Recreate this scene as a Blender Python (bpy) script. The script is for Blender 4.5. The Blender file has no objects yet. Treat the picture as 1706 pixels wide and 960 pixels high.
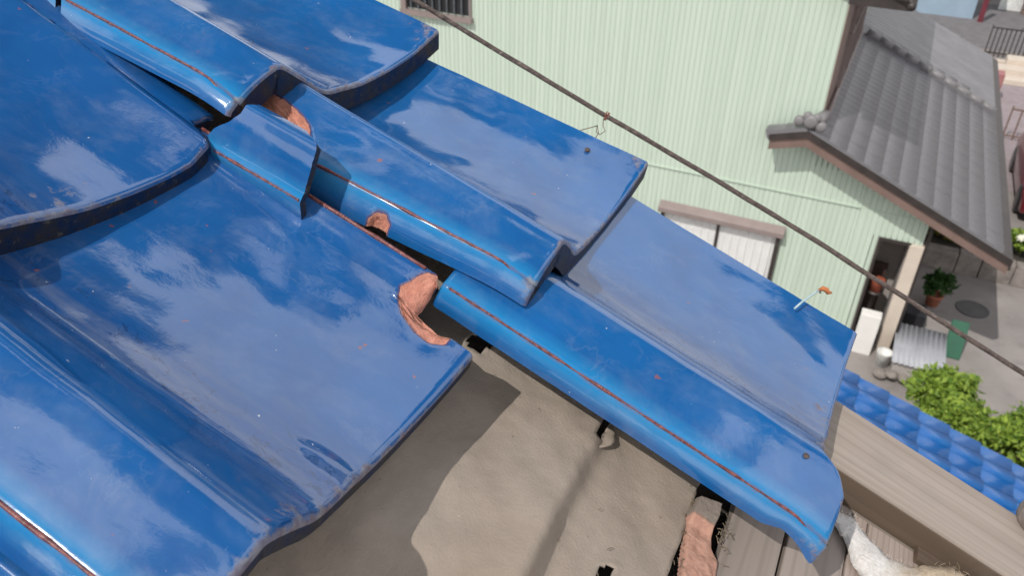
import bpy, bmesh, math, random
from mathutils import Vector, Matrix, noise
R_ = math.radians
random.seed(7)
scene = bpy.context.scene
col = scene.collection

# ------------------------------------------------------------------ camera
CAMH = 8.1                      # eye height above the courtyard
PITCH, ROLL, AZ = R_(34.0), R_(-1.0), R_(25.0)
fw = Vector((0, math.cos(PITCH), -math.sin(PITCH)))
rt = Vector((1, 0, 0)); dn = Vector((0, -math.sin(PITCH), -math.cos(PITCH)))
rt2 = rt*math.cos(ROLL) + dn*math.sin(ROLL); dn2 = -rt*math.sin(ROLL) + dn*math.cos(ROLL)
cd = bpy.data.cameras.new('camera'); cam = bpy.data.objects.new('camera', cd); col.objects.link(cam)
m3 = Matrix((rt2, -dn2, -fw)).transposed()
cam.matrix_world = Matrix.Translation((0, 0, CAMH)) @ m3.to_4x4()
cd.sensor_width = 36; cd.lens = 1340/1706*36; cd.clip_start = .02; cd.clip_end = 3000
cd.dof.use_dof = True; cd.dof.focus_distance = .62; cd.dof.aperture_fstop = 15
scene.camera = cam

# ------------------------------------------------------------------ light
SH = Vector((math.cos(AZ), -math.sin(AZ), 0)); EV = Vector((math.sin(AZ), math.cos(AZ), 0)); ZV = Vector((0, 0, 1))
sund = (SH*.25 + EV*.72 - ZV).normalized()          # the way the sunlight travels
CLOUD_OFF = (8.57, 20.3, 4.4)
world = bpy.data.worlds.new('World'); scene.world = world; world.use_nodes = True
nt = world.node_tree; nt.nodes.clear()
def wn(t, **k):
    n = nt.nodes.new(t)
    for a, b in k.items(): setattr(n, a, b)
    return n
sky = wn('ShaderNodeTexSky', sky_type='NISHITA', sun_disc=False)
sky.sun_elevation = math.asin(-sund.z); sky.sun_rotation = math.atan2(-sund.x, -sund.y); sky.air_density = 1.0; sky.dust_density = .6; sky.ozone_density = 1.5
tc = wn('ShaderNodeTexCoord')
nz = wn('ShaderNodeTexNoise'); nz.inputs['Scale'].default_value = 1.45; nz.inputs['Detail'].default_value = 9; nz.inputs['Roughness'].default_value = .58; nz.inputs['Distortion'].default_value = .35
cr = wn('ShaderNodeValToRGB'); cr.color_ramp.elements[0].position = .46; cr.color_ramp.elements[1].position = .488
n2 = wn('ShaderNodeTexNoise'); n2.inputs['Scale'].default_value = 6; n2.inputs['Detail'].default_value = 5
cc = wn('ShaderNodeMixRGB'); cc.inputs[1].default_value = (16, 16, 16.4, 1); cc.inputs[2].default_value = (23, 22.6, 22.2, 1)
mx = wn('ShaderNodeMixRGB'); bg = wn('ShaderNodeBackground'); bg.inputs[1].default_value = .1
wo = wn('ShaderNodeOutputWorld')
L = nt.links.new
mp = wn('ShaderNodeMapping'); mp.inputs['Location'].default_value = CLOUD_OFF; L(tc.outputs['Generated'], mp.inputs['Vector']); L(mp.outputs[0], nz.inputs['Vector']); L(tc.outputs['Generated'], n2.inputs['Vector']); L(nz.outputs['Fac'], cr.inputs[0])
L(n2.outputs['Fac'], cc.inputs[0]); L(cr.outputs[0], mx.inputs[0]); L(sky.outputs[0], mx.inputs[1]); L(cc.outputs[0], mx.inputs[2])
L(mx.outputs[0], bg.inputs[0]); L(bg.outputs[0], wo.inputs[0])
sl = bpy.data.lights.new('sun', 'SUN'); sl.energy = 4.6; sl.angle = R_(.53); sl.color = (1, .955, .89)
so = bpy.data.objects.new('sun', sl); col.objects.link(so); so.location = (-5, -8, 20)
so.rotation_euler = sund.to_track_quat('-Z', 'Y').to_euler()
vs = scene.view_settings; vs.view_transform = 'Standard'; vs.look = 'None'; vs.gamma = 1; vs.exposure = -.62; vs.use_curve_mapping = False
scene.render.engine = 'CYCLES'

# ------------------------------------------------------------------ materials
class MT:
    def __init__(s, name):
        s.m = bpy.data.materials.new(name); s.m.use_nodes = True; s.t = s.m.node_tree
        s.b = s.t.nodes['Principled BSDF']; s.o = s.t.nodes['Material Output']
    def n(s, typ, **k):
        x = s.t.nodes.new(typ)
        for a, b in k.items():
            if a.startswith('i_'): x.inputs[a[2:].replace('_', ' ')].default_value = b
            else: setattr(x, a, b)
        return x
    def l(s, a, b): s.t.links.new(a, b)
    def coord(s, scale=(1, 1, 1), kind='Object', rot=(0, 0, 0)):
        c = s.n('ShaderNodeTexCoord'); mp = s.n('ShaderNodeMapping'); mp.inputs['Scale'].default_value = scale; mp.inputs['Rotation'].default_value = rot
        s.l(c.outputs[kind], mp.inputs['Vector']); return mp.outputs[0]
    def noise(s, sc, det=4, ro=.55, vec=None, dist=0):
        x = s.n('ShaderNodeTexNoise', i_Scale=sc, i_Detail=det, i_Roughness=ro, i_Distortion=dist)
        s.l(vec if vec is not None else s.coord(), x.inputs['Vector']); return x.outputs['Fac']
    def ramp(s, f, a, b, ca=(0, 0, 0, 1), cb=(1, 1, 1, 1)):
        r = s.n('ShaderNodeValToRGB'); e = r.color_ramp.elements; e[0].position = a; e[1].position = b; e[0].color = ca; e[1].color = cb
        s.l(f, r.inputs[0]); return r.outputs[0]
    def mix(s, f, a, b, mode='MIX'):
        x = s.n('ShaderNodeMixRGB', blend_type=mode)
        for i, v in ((0, f), (1, a), (2, b)):
            if hasattr(v, 'is_output'): s.l(v, x.inputs[i])
            elif i == 0: x.inputs[0].default_value = v
            else: x.inputs[i].default_value = (*v, 1) if len(v) == 3 else v
        return x.outputs[0]
    def math(s, op, a, b=0., c=None):
        x = s.n('ShaderNodeMath', operation=op)
        for i, v in enumerate((a, b) if c is None else (a, b, c)):
            if hasattr(v, 'is_output'): s.l(v, x.inputs[i])
            else: x.inputs[i].default_value = v
        return x.outputs[0]
    def mr(s, v, a, b, c=0., d=1.):
        x = s.n('ShaderNodeMapRange'); s.l(v, x.inputs[0])
        for i, q in enumerate((a, b, c, d)): x.inputs[i+1].default_value = q
        return x.outputs[0]
    def attr(s, name): return s.n('ShaderNodeAttribute', attribute_name=name).outputs['Fac']
    def bump(s, h, st, dist=.001, prev=None):
        x = s.n('ShaderNodeBump'); x.inputs['Strength'].default_value = st; x.inputs['Distance'].default_value = dist
        s.l(h, x.inputs['Height'])
        if prev is not None: s.l(prev, x.inputs['Normal'])
        return x.outputs[0]
    def set(s, col=None, rough=None, nor=None, **k):
        for nm, v in (('Base Color', col), ('Roughness', rough), ('Normal', nor)):
            if v is None: continue
            if hasattr(v, 'is_output'): s.l(v, s.b.inputs[nm])
            else: s.b.inputs[nm].default_value = (*v, 1) if isinstance(v, tuple) else v
        for a, v in k.items(): s.b.inputs[a.replace('_', ' ')].default_value = v
        return s.m

def simple(name, c, rough=.7, var=.25, sc=12, bump=.15, bsc=60, bd=.002, **k):
    M = MT(name); a = M.noise(sc, 5); f = M.ramp(a, .3, .7)
    cA = tuple(x*(1-var) for x in c); cB = tuple(min(1, x*(1+var*.6)) for x in c)
    cl = M.mix(f, cA, cB)
    nr = M.bump(M.noise(bsc, 4), bump, bd) if bump else None
    return M.set(cl, rough, nr, **k)

def glaze(name):
    M = MT(name); vec = M.coord()
    big = M.noise(9, 4, .55, vec); med = M.noise(38, 5, .6, vec)
    cl = M.mix(M.ramp(big, .35, .68), (.003, .080, .255), (.006, .112, .345))
    cl = M.mix(M.ramp(med, .45, .75), cl, (.005, .10, .30))
    # glaze colour darker towards the troughs
    cl = M.mix(M.math('MULTIPLY', M.attr('trough'), .55), cl, (.002, .036, .15))
    cl = M.mix(M.attr('deep'), cl, (.003, .042, .19))
    # thinner, greener glaze on either side of the bead
    bd = M.attr('bead'); nearb = M.mr(bd, .016, .002); 
    cl = M.mix(M.math('MULTIPLY', nearb, .62), cl, (.02, .27, .55))
    halo = M.math('MULTIPLY', M.mr(bd, .0034, .0012), M.ramp(M.noise(55, 5, .65, vec), .38, .6)); cl = M.mix(M.math('MULTIPLY', halo, .5), cl, (.17, .06, .05))
    # fine combed streaks along the tile
    sv = M.coord((10, 420, 60)); st = M.noise(1, 3, .6, sv)
    cl = M.mix(M.math('MULTIPLY', M.ramp(st, .45, .8), .25), cl, (.004, .06, .27))
    # pale dust, with reflected sky haze painted into the colour
    haze_film = M.ramp(M.noise(14, 8, .62, M.coord((1, 1.6, 1)), .6), .47, .60)
    haze_film2 = M.ramp(M.noise(60, 6, .65, vec), .3, .75)
    ff = M.math('ADD', M.math('MULTIPLY', M.math('MULTIPLY', haze_film, haze_film2), .12), .012)
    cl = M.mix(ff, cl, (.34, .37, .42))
    # tan silt and dark wiggly lines in the troughs
    trough = M.attr('trough'); silt = M.math('MULTIPLY', M.math('MULTIPLY', trough, M.ramp(M.noise(1, 5, .6, M.coord((9, 70, 30))), .45, .72)), .30)
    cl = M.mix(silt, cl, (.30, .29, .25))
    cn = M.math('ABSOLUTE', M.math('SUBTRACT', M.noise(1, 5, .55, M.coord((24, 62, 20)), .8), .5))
    ln_ = M.math('MULTIPLY', M.mr(cn, .012, .004), M.mr(trough, .45, .8)); cl = M.mix(M.math('MULTIPLY', ln_, .6), cl, (.004, .02, .07))
    # chalky water marks and hair scratches
    wm = M.math('ABSOLUTE', M.math('SUBTRACT', M.noise(20, 6, .6, M.coord(rot=(.2, .4, .9)), .5), .5))
    cl = M.mix(M.math('MULTIPLY', M.math('MULTIPLY', M.mr(wm, .02, .0), M.ramp(M.noise(11, 3, .5, vec), .5, .68)), .06), cl, (.5, .52, .54))
    sc_ = M.ramp(M.noise(1, 2, .5, M.coord((30, 900, 200), rot=(0, 0, .5))), .74, .78); cl = M.mix(M.math('MULTIPLY', M.math('MULTIPLY', sc_, M.ramp(M.noise(16, 3), .52, .66)), .35), cl, (.45, .5, .56))
    # worn front edge: brown body, grey lichen
    w = M.attr('wear'); wn_ = M.noise(95, 6, .7, vec); wz = M.math('ADD', M.math('ADD', w, M.math('MULTIPLY', M.math('SUBTRACT', M.noise(24, 3, .5, vec), .58), 1.6)), M.math('MULTIPLY', M.math('SUBTRACT', wn_, .5), 1.5))
    wf = M.ramp(wz, .62, .86)
    wc = M.mix(M.ramp(M.noise(160, 4, .6, vec), .4, .65), (.16, .085, .055), (.30, .27, .24))
    cl = M.mix(M.math('MULTIPLY', wf, .6), cl, wc)
    # rust red pin spots and white specks
    rs = M.ramp(M.noise(75, 3, .5, M.coord((1, 1, 1), rot=(.3, .5, .2))), .735, .755)
    cl = M.mix(M.math('MULTIPLY', rs, .7), cl, (.26, .08, .045))
    ws = M.ramp(M.noise(210, 3, .6, M.coord((1, 1, 1), rot=(.9, .1, .7))), .745, .77)
    cl = M.mix(M.math('MULTIPLY', ws, .8), cl, (.62, .62, .6))
    # spalled patches of bare clay
    sp = M.attr('spall'); spn = M.math('ADD', sp, M.math('MULTIPLY', M.math('SUBTRACT', M.noise(260, 4, .6, vec), .5), .0024))
    isclay = M.mr(spn, .0002, -.0002); rim = M.math('MULTIPLY', M.mr(spn, .0022, .0), .8)
    clay = M.mix(M.ramp(M.noise(130, 6, .65, vec), .3, .72), (.54, .20, .135), (.82, .37, .26))
    cl = M.mix(rim, cl, (.16, .06, .06)); cl = M.mix(isclay, cl, clay)
    rough = M.mr(M.noise(22, 5, .6, vec), .3, .75, .03, .10)
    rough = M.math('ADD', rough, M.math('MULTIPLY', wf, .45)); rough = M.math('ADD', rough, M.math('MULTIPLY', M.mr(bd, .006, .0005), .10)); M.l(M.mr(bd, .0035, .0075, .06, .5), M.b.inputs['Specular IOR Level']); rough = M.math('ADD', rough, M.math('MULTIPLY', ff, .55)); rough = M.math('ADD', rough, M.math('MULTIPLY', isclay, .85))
    nb = M.bump(M.noise(18, 2, .5, M.coord((.6, 1.2, 1))), .35, .0016)
    nb = M.bump(M.noise(120, 4, .6, M.coord((.6, 1, 1))), .16, .0006, nb)
    nb = M.bump(M.math('MULTIPLY', M.noise(330, 6, .7, vec), isclay), .9, .0035, nb)
    nb = M.bump(M.math('MULTIPLY', M.noise(240, 5, .7, vec), wf), .2, .0008, nb)
    M.set(cl, rough, nb, IOR=1.85); return M.m

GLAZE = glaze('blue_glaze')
def clay_mat():
    M = MT('bare_clay'); vec = M.coord()
    cl = M.mix(M.ramp(M.noise(130, 6, .65, vec), .3, .72), (.48, .185, .125), (.74, .335, .235))
    cl = M.mix(M.math('MULTIPLY', M.ramp(M.noise(40, 4, .6, vec), .55, .75), .6), cl, (.16, .10, .08))
    return M.set(cl, .92, M.bump(M.noise(330, 6, .7, vec), .9, .003))
CLAY = clay_mat()
def rim_mat():
    M = MT('dirty_tile_edge'); vec = M.coord()
    cl = M.mix(M.ramp(M.noise(60, 6, .65, vec), .4, .62), (.003, .017, .06), (.028, .025, .025))
    cl = M.mix(M.math('MULTIPLY', M.ramp(M.noise(120, 5, .7, vec), .6, .72), .5), cl, (.24, .22, .2))
    M.b.inputs['Specular IOR Level'].default_value = .25
    return M.set(cl, .5, M.bump(M.noise(150, 5, .7, vec), .6, .002))
RIM = rim_mat()
def bead_mat():
    M = MT('worn_red_bead'); vec = M.coord()
    cl = M.mix(M.ramp(M.noise(260, 4, .6, vec), .35, .65), (.09, .022, .024), (.25, .085, .075))
    return M.set(cl, .38, M.bump(M.noise(300, 3, .6, vec), .8, .001), IOR=1.5)
BEAD = bead_mat()
def felt_mat():
    M = MT('roofing_felt'); vec = M.coord()
    cl = M.mix(M.ramp(M.noise(11, 6, .6, vec), .3, .7), (.27, .217, .172), (.375, .312, .256))
    cl = M.mix(M.math('MULTIPLY', M.ramp(M.noise(4, 3, .5, vec), .45, .7), .35), cl, (.27, .255, .24))
    cl = M.mix(M.math('MULTIPLY', M.ramp(M.noise(150, 4, .6, vec), .68, .74), .7), cl, (.10, .085, .07))
    cl = M.mix(M.math('MULTIPLY', M.ramp(M.noise(230, 3, .6, M.coord(rot=(.4, .8, .1))), .74, .77), .8), cl, (.55, .5, .45))
    nb = M.bump(M.noise(420, 5, .65, vec), .55, .0012); nb = M.bump(M.noise(60, 4, .6, vec), .25, .002, nb)
    return M.set(cl, .93, nb)
FELT = felt_mat()
def wood_mat(name, a, b, axis=0, sc=1.0, ring=46, dark=.45):
    M = MT(name); s_ = [1.4, 34, 34] if axis == 0 else [34, 1.4, 34]
    vec = M.coord(tuple(x*sc for x in s_)); g = M.noise(1.2, 6, .6, vec, .4)
    cl = M.mix(M.ramp(g, .3, .72), a, b)
    wv = M.n('ShaderNodeTexWave', wave_type='BANDS', bands_direction='Y' if axis == 0 else 'X'); wv.inputs['Scale'].default_value = ring; wv.inputs['Distortion'].default_value = 7; wv.inputs['Detail'].default_value = 3; wv.inputs['Detail Scale'].default_value = .45; wv.inputs['Detail Roughness'].default_value = .6
    M.l(M.coord((.16, 1, 1) if axis == 0 else (1, .16, 1)), wv.inputs['Vector'])
    rg = M.ramp(wv.outputs['Fac'], .72, .98)
    cl = M.mix(M.math('MULTIPLY', rg, dark), cl, tuple(x*.42 for x in a))
    cl = M.mix(M.math('MULTIPLY', M.ramp(M.noise(16, 5, .6), .55, .8), .35), cl, (.22, .20, .19))
    return M.set(cl, .85, M.bump(g, .4, .001))
WOOD = wood_mat('weathered_cedar', (.28, .232, .195), (.40, .34, .295), ring=26, dark=.17)
WOOD_DK = wood_mat('dark_timber', (.09, .062, .042), (.14, .10, .07), ring=30, dark=.25)
BOARD = wood_mat('grey_deck_wood', (.22, .185, .16), (.33, .28, .25), axis=1, ring=22, dark=.18)
PLANK = wood_mat('pinkish_sheathing', (.30, .235, .20), (.42, .345, .30), axis=1, ring=60, dark=.3)
MUD_VOID = simple('mud_and_void', (.05, .042, .035), .95, .5, 60, .8, 150, .004)
def rust_mat():
    M = MT('rusty_steel'); vec = M.coord()
    cl = M.mix(M.ramp(M.noise(140, 6, .7, vec), .32, .68), (.045, .032, .028), (.16, .12, .105))
    cl = M.mix(M.ramp(M.noise(320, 3, .6, vec), .64, .7), cl, (.34, .29, .26))
    return M.set(cl, .75, M.bump(M.noise(260, 5, .7, vec), 1, .003))
RUST = rust_mat()

# ------------------------------------------------------------------ object helpers
def mesh_obj(name, verts, faces, mat, parent=None, smooth=False, mats=None, fm=None):
    me = bpy.data.meshes.new(name); me.from_pydata([tuple(v) for v in verts], [], faces)
    for m in (mats or [mat]): me.materials.append(m)
    if fm: me.polygons.foreach_set('material_index', fm)
    me.polygons.foreach_set('use_smooth', [smooth]*len(me.polygons) if isinstance(smooth, bool) else smooth)
    me.update(); o = bpy.data.objects.new(name, me); col.objects.link(o)
    if parent: o.parent = parent
    return o
def inst(name, me, parent, mw=None):
    o = bpy.data.objects.new(name, me); col.objects.link(o); o.parent = parent
    if mw is not None: o.matrix_local = mw
    return o
def tag(o, label=None, cat=None, group=None, kind=None):
    for k, v in (('label', label), ('category', cat), ('group', group), ('kind', kind)):
        if v: o[k] = v
    return o
def empty(name, M4, label=None, cat=None, group=None):
    o = bpy.data.objects.new(name, None); col.objects.link(o); o.matrix_world = M4; o.empty_display_size = .1
    return tag(o, label, cat, group)
def boxv(x0, x1, y0, y1, z0, z1):
    v = [(x, y, z) for z in (z0, z1) for y in (y0, y1) for x in (x0, x1)]
    f = [(0, 2, 3, 1), (4, 5, 7, 6), (0, 1, 5, 4), (2, 6, 7, 3), (0, 4, 6, 2), (1, 3, 7, 5)]
    return v, f
class MB:
    def __init__(s): s.v = []; s.f = []
    def add(s, v, f): k = len(s.v); s.v += [tuple(p) for p in v]; s.f += [tuple(i+k for i in q) for q in f]; return s
    def box(s, *a): return s.add(*boxv(*a))
    def tube(s, pts, rad, n=8, cap=True):
        pts = [Vector(p) for p in pts]; rings = []
        for i, p in enumerate(pts):
            d = (pts[min(i+1, len(pts)-1)] - pts[max(i-1, 0)]).normalized()
            up = Vector((0, 0, 1)) if abs(d.z) < .9 else Vector((1, 0, 0)); a = d.cross(up).normalized(); b = a.cross(d)
            r = rad[i] if isinstance(rad, (list, tuple)) else rad
            rings.append([p + (a*math.cos(t) + b*math.sin(t))*r for t in (2*math.pi*j/n for j in range(n))])
        v = [q for r in rings for q in r]; f = []
        for i in range(len(pts)-1):
            for j in range(n): f.append((i*n+j, i*n+(j+1) % n, (i+1)*n+(j+1) % n, (i+1)*n+j))
        if cap: f.append(tuple(range(n))[::-1]); f.append(tuple((len(pts)-1)*n+j for j in range(n)))
        return s.add(v, f)
    def prism(s, poly, z0, z1):
        n = len(poly); v = [(x, y, z0) for x, y in poly] + [(x, y, z1) for x, y in poly]
        f = [tuple(range(n))[::-1], tuple(range(n, 2*n))] + [(i, (i+1) % n, n+(i+1) % n, n+i) for i in range(n)]
        return s.add(v, f)
    def lathe(s, prof, n=16, c=(0, 0, 0)):
        v = [(c[0]+r*math.cos(2*math.pi*j/n), c[1]+r*math.sin(2*math.pi*j/n), c[2]+z) for r, z in prof for j in range(n)]
        f = [(i*n+j, i*n+(j+1) % n, (i+1)*n+(j+1) % n, (i+1)*n+j) for i in range(len(prof)-1) for j in range(n)]
        f.append(tuple(range(n))[::-1]); f.append(tuple((len(prof)-1)*n+j for j in range(n)))
        return s.add(v, f)
    def build(s, name, mat, parent=None, smooth=False): return mesh_obj(name, s.v, s.f, mat, parent, smooth)
def bevel(o, w, seg=2):
    b = o.modifiers.new('bevel', 'BEVEL'); b.width = w; b.segments = seg; b.limit_method = 'ANGLE'; return o

# ------------------------------------------------------------------ setting
# (s, e, z): s along the neighbour's front wall, e away from us, z relative to the eye
G = -CAMH
def W3(s, e, z): return SH*s + EV*e + ZV*(z+CAMH)
def base(s, e, z=G): return Matrix.Translation(W3(s, e, z)) @ Matrix.Rotation(-AZ, 4, 'Z')
def ground_mat():
    M = MT('courtyard_concrete'); vec = M.coord()
    cl = M.mix(M.ramp(M.noise(.7, 6, .6, vec), .3, .7), (.20, .18, .17), (.32, .29, .275))
    cl = M.mix(M.math('MULTIPLY', M.ramp(M.noise(2.4, 5, .65, vec), .55, .75), .55), cl, (.13, .12, .115))
    cl = M.mix(M.math('MULTIPLY', M.ramp(M.noise(30, 4, .6, vec), .6, .75), .3), cl, (.42, .39, .37))
    return M.set(cl, .9, M.bump(M.noise(40, 5, .6, vec), .4, .01))
g = mesh_obj('ground', [(-900, -900, 0), (900, -900, 0), (900, 900, 0), (-900, 900, 0)], [(0, 1, 2, 3)], ground_mat()); tag(g, kind='structure')
ASPH = simple('asphalt', (.17, .16, .165), .9, .2, 3, .4, 60, .01)
LILAC = simple('lilac_paving', (.30, .25, .26), .85, .15, 4, .3, 40, .01)
r_ = MB().box(-30, 40, -3.2, 3.2, -.2, .012).build('road', ASPH); r_.matrix_world = base(3, 34); tag(r_, kind='structure')
r_ = MB().box(-6, 12, -4.6, 4.6, -.2, .016).build('forecourt', LILAC); r_.matrix_world = base(9.0, 24); tag(r_, kind='structure')

def siding_mat():
    M = MT('mint_siding'); oi = M.n('ShaderNodeObjectInfo'); vec = M.coord()
    cl = M.mix(oi.outputs['Random'], (.515, .61, .51), (.56, .65, .555))
    cl = M.mix(M.math('MULTIPLY', M.ramp(M.noise(1, 5, .6, M.coord((9, 9, .7))), .5, .75), .22), cl, (.40, .46, .39))
    cl = M.mix(M.math('MULTIPLY', M.ramp(M.noise(.6, 4, .6, vec), .5, .75), .15), cl, (.62, .68, .61))
    return M.set(cl, .5, M.bump(M.noise(3, 3, .5, vec), .15, .01))
SIDING = siding_mat()
SIDING2 = simple('mint_siding_back', (.51, .60, .505), .55, .05, 1.2, .05, 40, .002)
BROWN = simple('brown_trim', (.20, .135, .115), .5, .15, 5, .1, 40)
DKBR = simple('dark_brown_metal', (.045, .036, .034), .45, .3, 5, .1, 40)
TAUPE = simple('taupe_metal', (.27, .215, .205), .45, .1, 5, .05, 40)
CREAM = simple('cream_paint', (.60, .52, .44), .6, .08, 3, .1, 40)
WHITE = simple('white_curtain', (.86, .86, .85), .8, .06, 5, .1, 20)
GREYW = simple('grey_plaster', (.36, .33, .31), .85, .1, 4, .2, 60)
DARKG = simple('dark_interior', (.02, .022, .025), .3, .3, 4, 0)
GREYT = simple('grey_clay_tile', (.185, .18, .192), .45, .22, 2.2, .15, 30, .004, IOR=1.5)
GREYT2 = simple('grey_ridge_tile', (.22, .21, .215), .45, .2, 4, .2, 40, .004)
def glass():
    M = MT('window_glass'); M.set((.035, .045, .05), .05, None, IOR=1.5); return M.m
GLASS = glass()

# --- the mint green neighbour: front wall on e = 12
HX, HE = -.65, 12.0
house = empty('green_house', base(HX, HE), 'pale green two storey house with ribbed siding and grey tiled porch roof', 'house')
def hl(s, e, z): return (s-HX, e-HE, z-G)
def hbox(s0, s1, e0, e1, z0, z1): a = hl(s0, e0, z0); b = hl(s1, e1, z1); return boxv(a[0], b[0], a[1], b[1], a[2], b[2])
wall = mesh_obj('wall', *(lambda m: (m.v, m.f))(MB().add(*hbox(-10.2, -.66, 12.03, 21.0, G, -.2)).add(*hbox(-.67, .44, 12.03, 12.3, G, -5.2)).add(*hbox(.44, 1.165, 12.03, 12.2, -6.12, -5.5))), SIDING2, house)
openings = [(-7.75, -6.46, -3.78, -2.3), (-2.78, -.86, -9, -6.40), (.575, 1.2, -9, -6.13)]
def porch_top(s): return -4.56-.437*abs(s+.77) if s > -1.3 else 0
P_ = .0815; s = -10.2; k = 0
while s < 1.16:
    s1 = min(s+P_, 1.17); mid = (s+s1)/2
    top = (-2.42-.42*abs(s+4.9)+1.75) if mid < -.65 else porch_top(mid)-.03
    spans = [(G, -5.715), (-5.70, top)]
    for (a, b, z0, z1) in openings:
        if a < mid < b:
            ns = []
            for (p, q) in spans:
                if z1 <= p or z0 >= q: ns.append((p, q)); continue
                if z0 > p: ns.append((p, z0))
                if z1 < q: ns.append((z1, q))
            spans = ns
    gap = .03 if abs(mid-.21) < P_/2 else .0
    for (p, q) in spans:
        if q-p < .02: continue
        d = .011
        xs = [(s+.004-HX, .03), (s+.014-HX, .030-d), (s1-.014-HX-gap, .030-d), (s1-.004-HX-gap, .03)]
        v = [(x, y, z-G) for z in (p, q) for x, y in xs]
        mesh_obj('siding_strip', v, [(0, 1, 5, 4), (1, 2, 6, 5), (2, 3, 7, 6), (4, 5, 6, 7), (3, 2, 1, 0)], SIDING, wall)
    s = s1; k += 1
MB().add(*hbox(-10.2, .19, 11.995, 12.02, -5.716, -5.70)).build('drip_strip', TAUPE if False else SIDING2, house)
# upper window by the left edge of the wall
w_ = MB().add(*hbox(-7.7, -6.46, 12.02, 12.028, -3.74, -2.4)).build('window', DARKG, house)
fr = MB().add(*hbox(-7.78, -6.40, 11.93, 12.04, -3.84, -3.76)).add(*hbox(-7.78, -7.68, 11.96, 12.06, -3.76, -2.4)).add(*hbox(-6.46, -6.43, 11.98, 12.04, -3.76, -2.4))
fr.build('sill', TAUPE, w_)
for i in range(9): MB().add(*hbox(-7.6+i*.14, -7.57+i*.14, 11.985, 12.01, -3.74, -2.4)).build('window_bar', simple('bar_grey', (.09, .1, .11), .5) if i == 0 else bpy.data.materials['bar_grey'], w_)
MB().add([hl(*p) for p in ((-7.7, 12.0, -2.95), (-6.46, 12.0, -3.42), (-6.46, 12.0, -2.4), (-7.7, 12.0, -2.4))], [(0, 1, 2, 3)]).build('blind', simple('grey_blind', (.24, .25, .27), .6), w_)
# lower window with its awning
w_ = MB().add(*hbox(-2.78, -.86, 12.018, 12.028, G+.6, -6.42)).build('window', WHITE, house)
for i in range(15):
    x = -2.76+i*.128; o = MB().tube([hl(x, 12.018, z) for z in (-7.45, -7.1, -6.75, -6.43)], .012, 7).build('curtain_fold', WHITE, w_, True)
MB().add(*hbox(-1.87, -1.82, 11.99, 12.04, G+.6, -6.42)).build('mullion', DKBR, w_)
MB().add(*hbox(-.905, -.84, 11.96, 12.06, G+.6, -6.42)).build('frame', DKBR, w_); MB().add(*hbox(-2.82, -2.76, 11.96, 12.06, G+.6, -6.42)).build('frame', DKBR, w_)
for a, b in ((-2.755, -1.875), (-1.815, -.91)): MB().add(*hbox(a, b, 11.998, 12.002, G+.6, -6.43)).build('pane', None, w_)
def clear_glass():
    M = MT('clear_pane'); t = M.n('ShaderNodeBsdfTransparent'); gl = M.n('ShaderNodeBsdfGlossy'); gl.inputs['Roughness'].default_value = .03
    ms = M.n('ShaderNodeMixShader'); ms.inputs[0].default_value = .08; M.l(t.outputs[0], ms.inputs[1]); M.l(gl.outputs[0], ms.inputs[2]); M.l(ms.outputs[0], M.o.inputs[0]); return M.m
CG = clear_glass()
for o in w_.children:
    if o.name.startswith('pane'): o.data.materials.clear(); o.data.materials.append(CG)
aw = MB(); pr = [(12.02, -6.30), (11.89, -6.36), (11.87, -6.37), (11.87, -6.455), (11.885, -6.465), (12.02, -6.43)]
for sx in (-2.86, -.79): aw.v += [hl(sx, e, z) for e, z in pr]
n = len(pr); aw.f = [tuple(range(n)), tuple(range(n, 2*n))[::-1]] + [(i, n+i, n+(i+1) % n, (i+1) % n) for i in range(n)]
bevel(aw.build('awning', TAUPE, house), .008)
# entrance recess and its post
MB().add(*hbox(.575, 1.21, 12.75, 12.79, G, -5.6)).add(*hbox(.50, .575, 12.03, 13.1, G, -6.13)).add(*hbox(.575, 1.17, 12.03, 13.1, -6.13, -6.08)).build('entrance_wall', GREYW, house)
MB().add(*hbox(.56, .60, 11.985, 12.03, G, -6.12)).add(*hbox(.60, 1.02, 11.985, 12.03, -6.165, -6.12)).build('entrance_frame', DKBR, house)
d_ = MB().add(*hbox(.60, .84, 12.55, 12.60, G, -6.85)).build('door', simple('dark_door', (.06, .035, .03), .5, .3, 8), house)
MB().lathe([(.02, 0), (.03, .02), (.02, .05)], 10, hl(.80, 12.52, -7.35)).build('handle', simple('brass', (.55, .35, .1), .3), d_)
bevel(MB().add(*hbox(1.0, 1.2, 11.97, 12.1, G, -6.13)).build('post', CREAM, house), .012)
MB().tube([hl(1.22, 12.02, z) for z in (-5.55, -6, -7, G)], .025, 8).build('downpipe', DKBR, house, True)
# side wall of the upper storey, in shade, brown panel then shuttered windows
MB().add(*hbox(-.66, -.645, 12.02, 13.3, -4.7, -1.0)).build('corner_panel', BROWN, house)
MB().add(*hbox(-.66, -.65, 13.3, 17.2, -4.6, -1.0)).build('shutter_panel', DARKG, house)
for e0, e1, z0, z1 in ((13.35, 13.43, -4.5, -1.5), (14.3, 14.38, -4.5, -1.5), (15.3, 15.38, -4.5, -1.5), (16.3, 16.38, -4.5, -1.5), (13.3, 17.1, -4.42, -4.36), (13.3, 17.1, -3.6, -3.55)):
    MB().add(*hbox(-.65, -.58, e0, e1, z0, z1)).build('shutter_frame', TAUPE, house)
MB().tube([hl(-.6, e, -4.42+.02*math.sin(e)) for e in (12.05, 13, 14, 15, 16, 17)], .035, 8).build('flashing_pipe', TAUPE, house, True)
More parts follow.
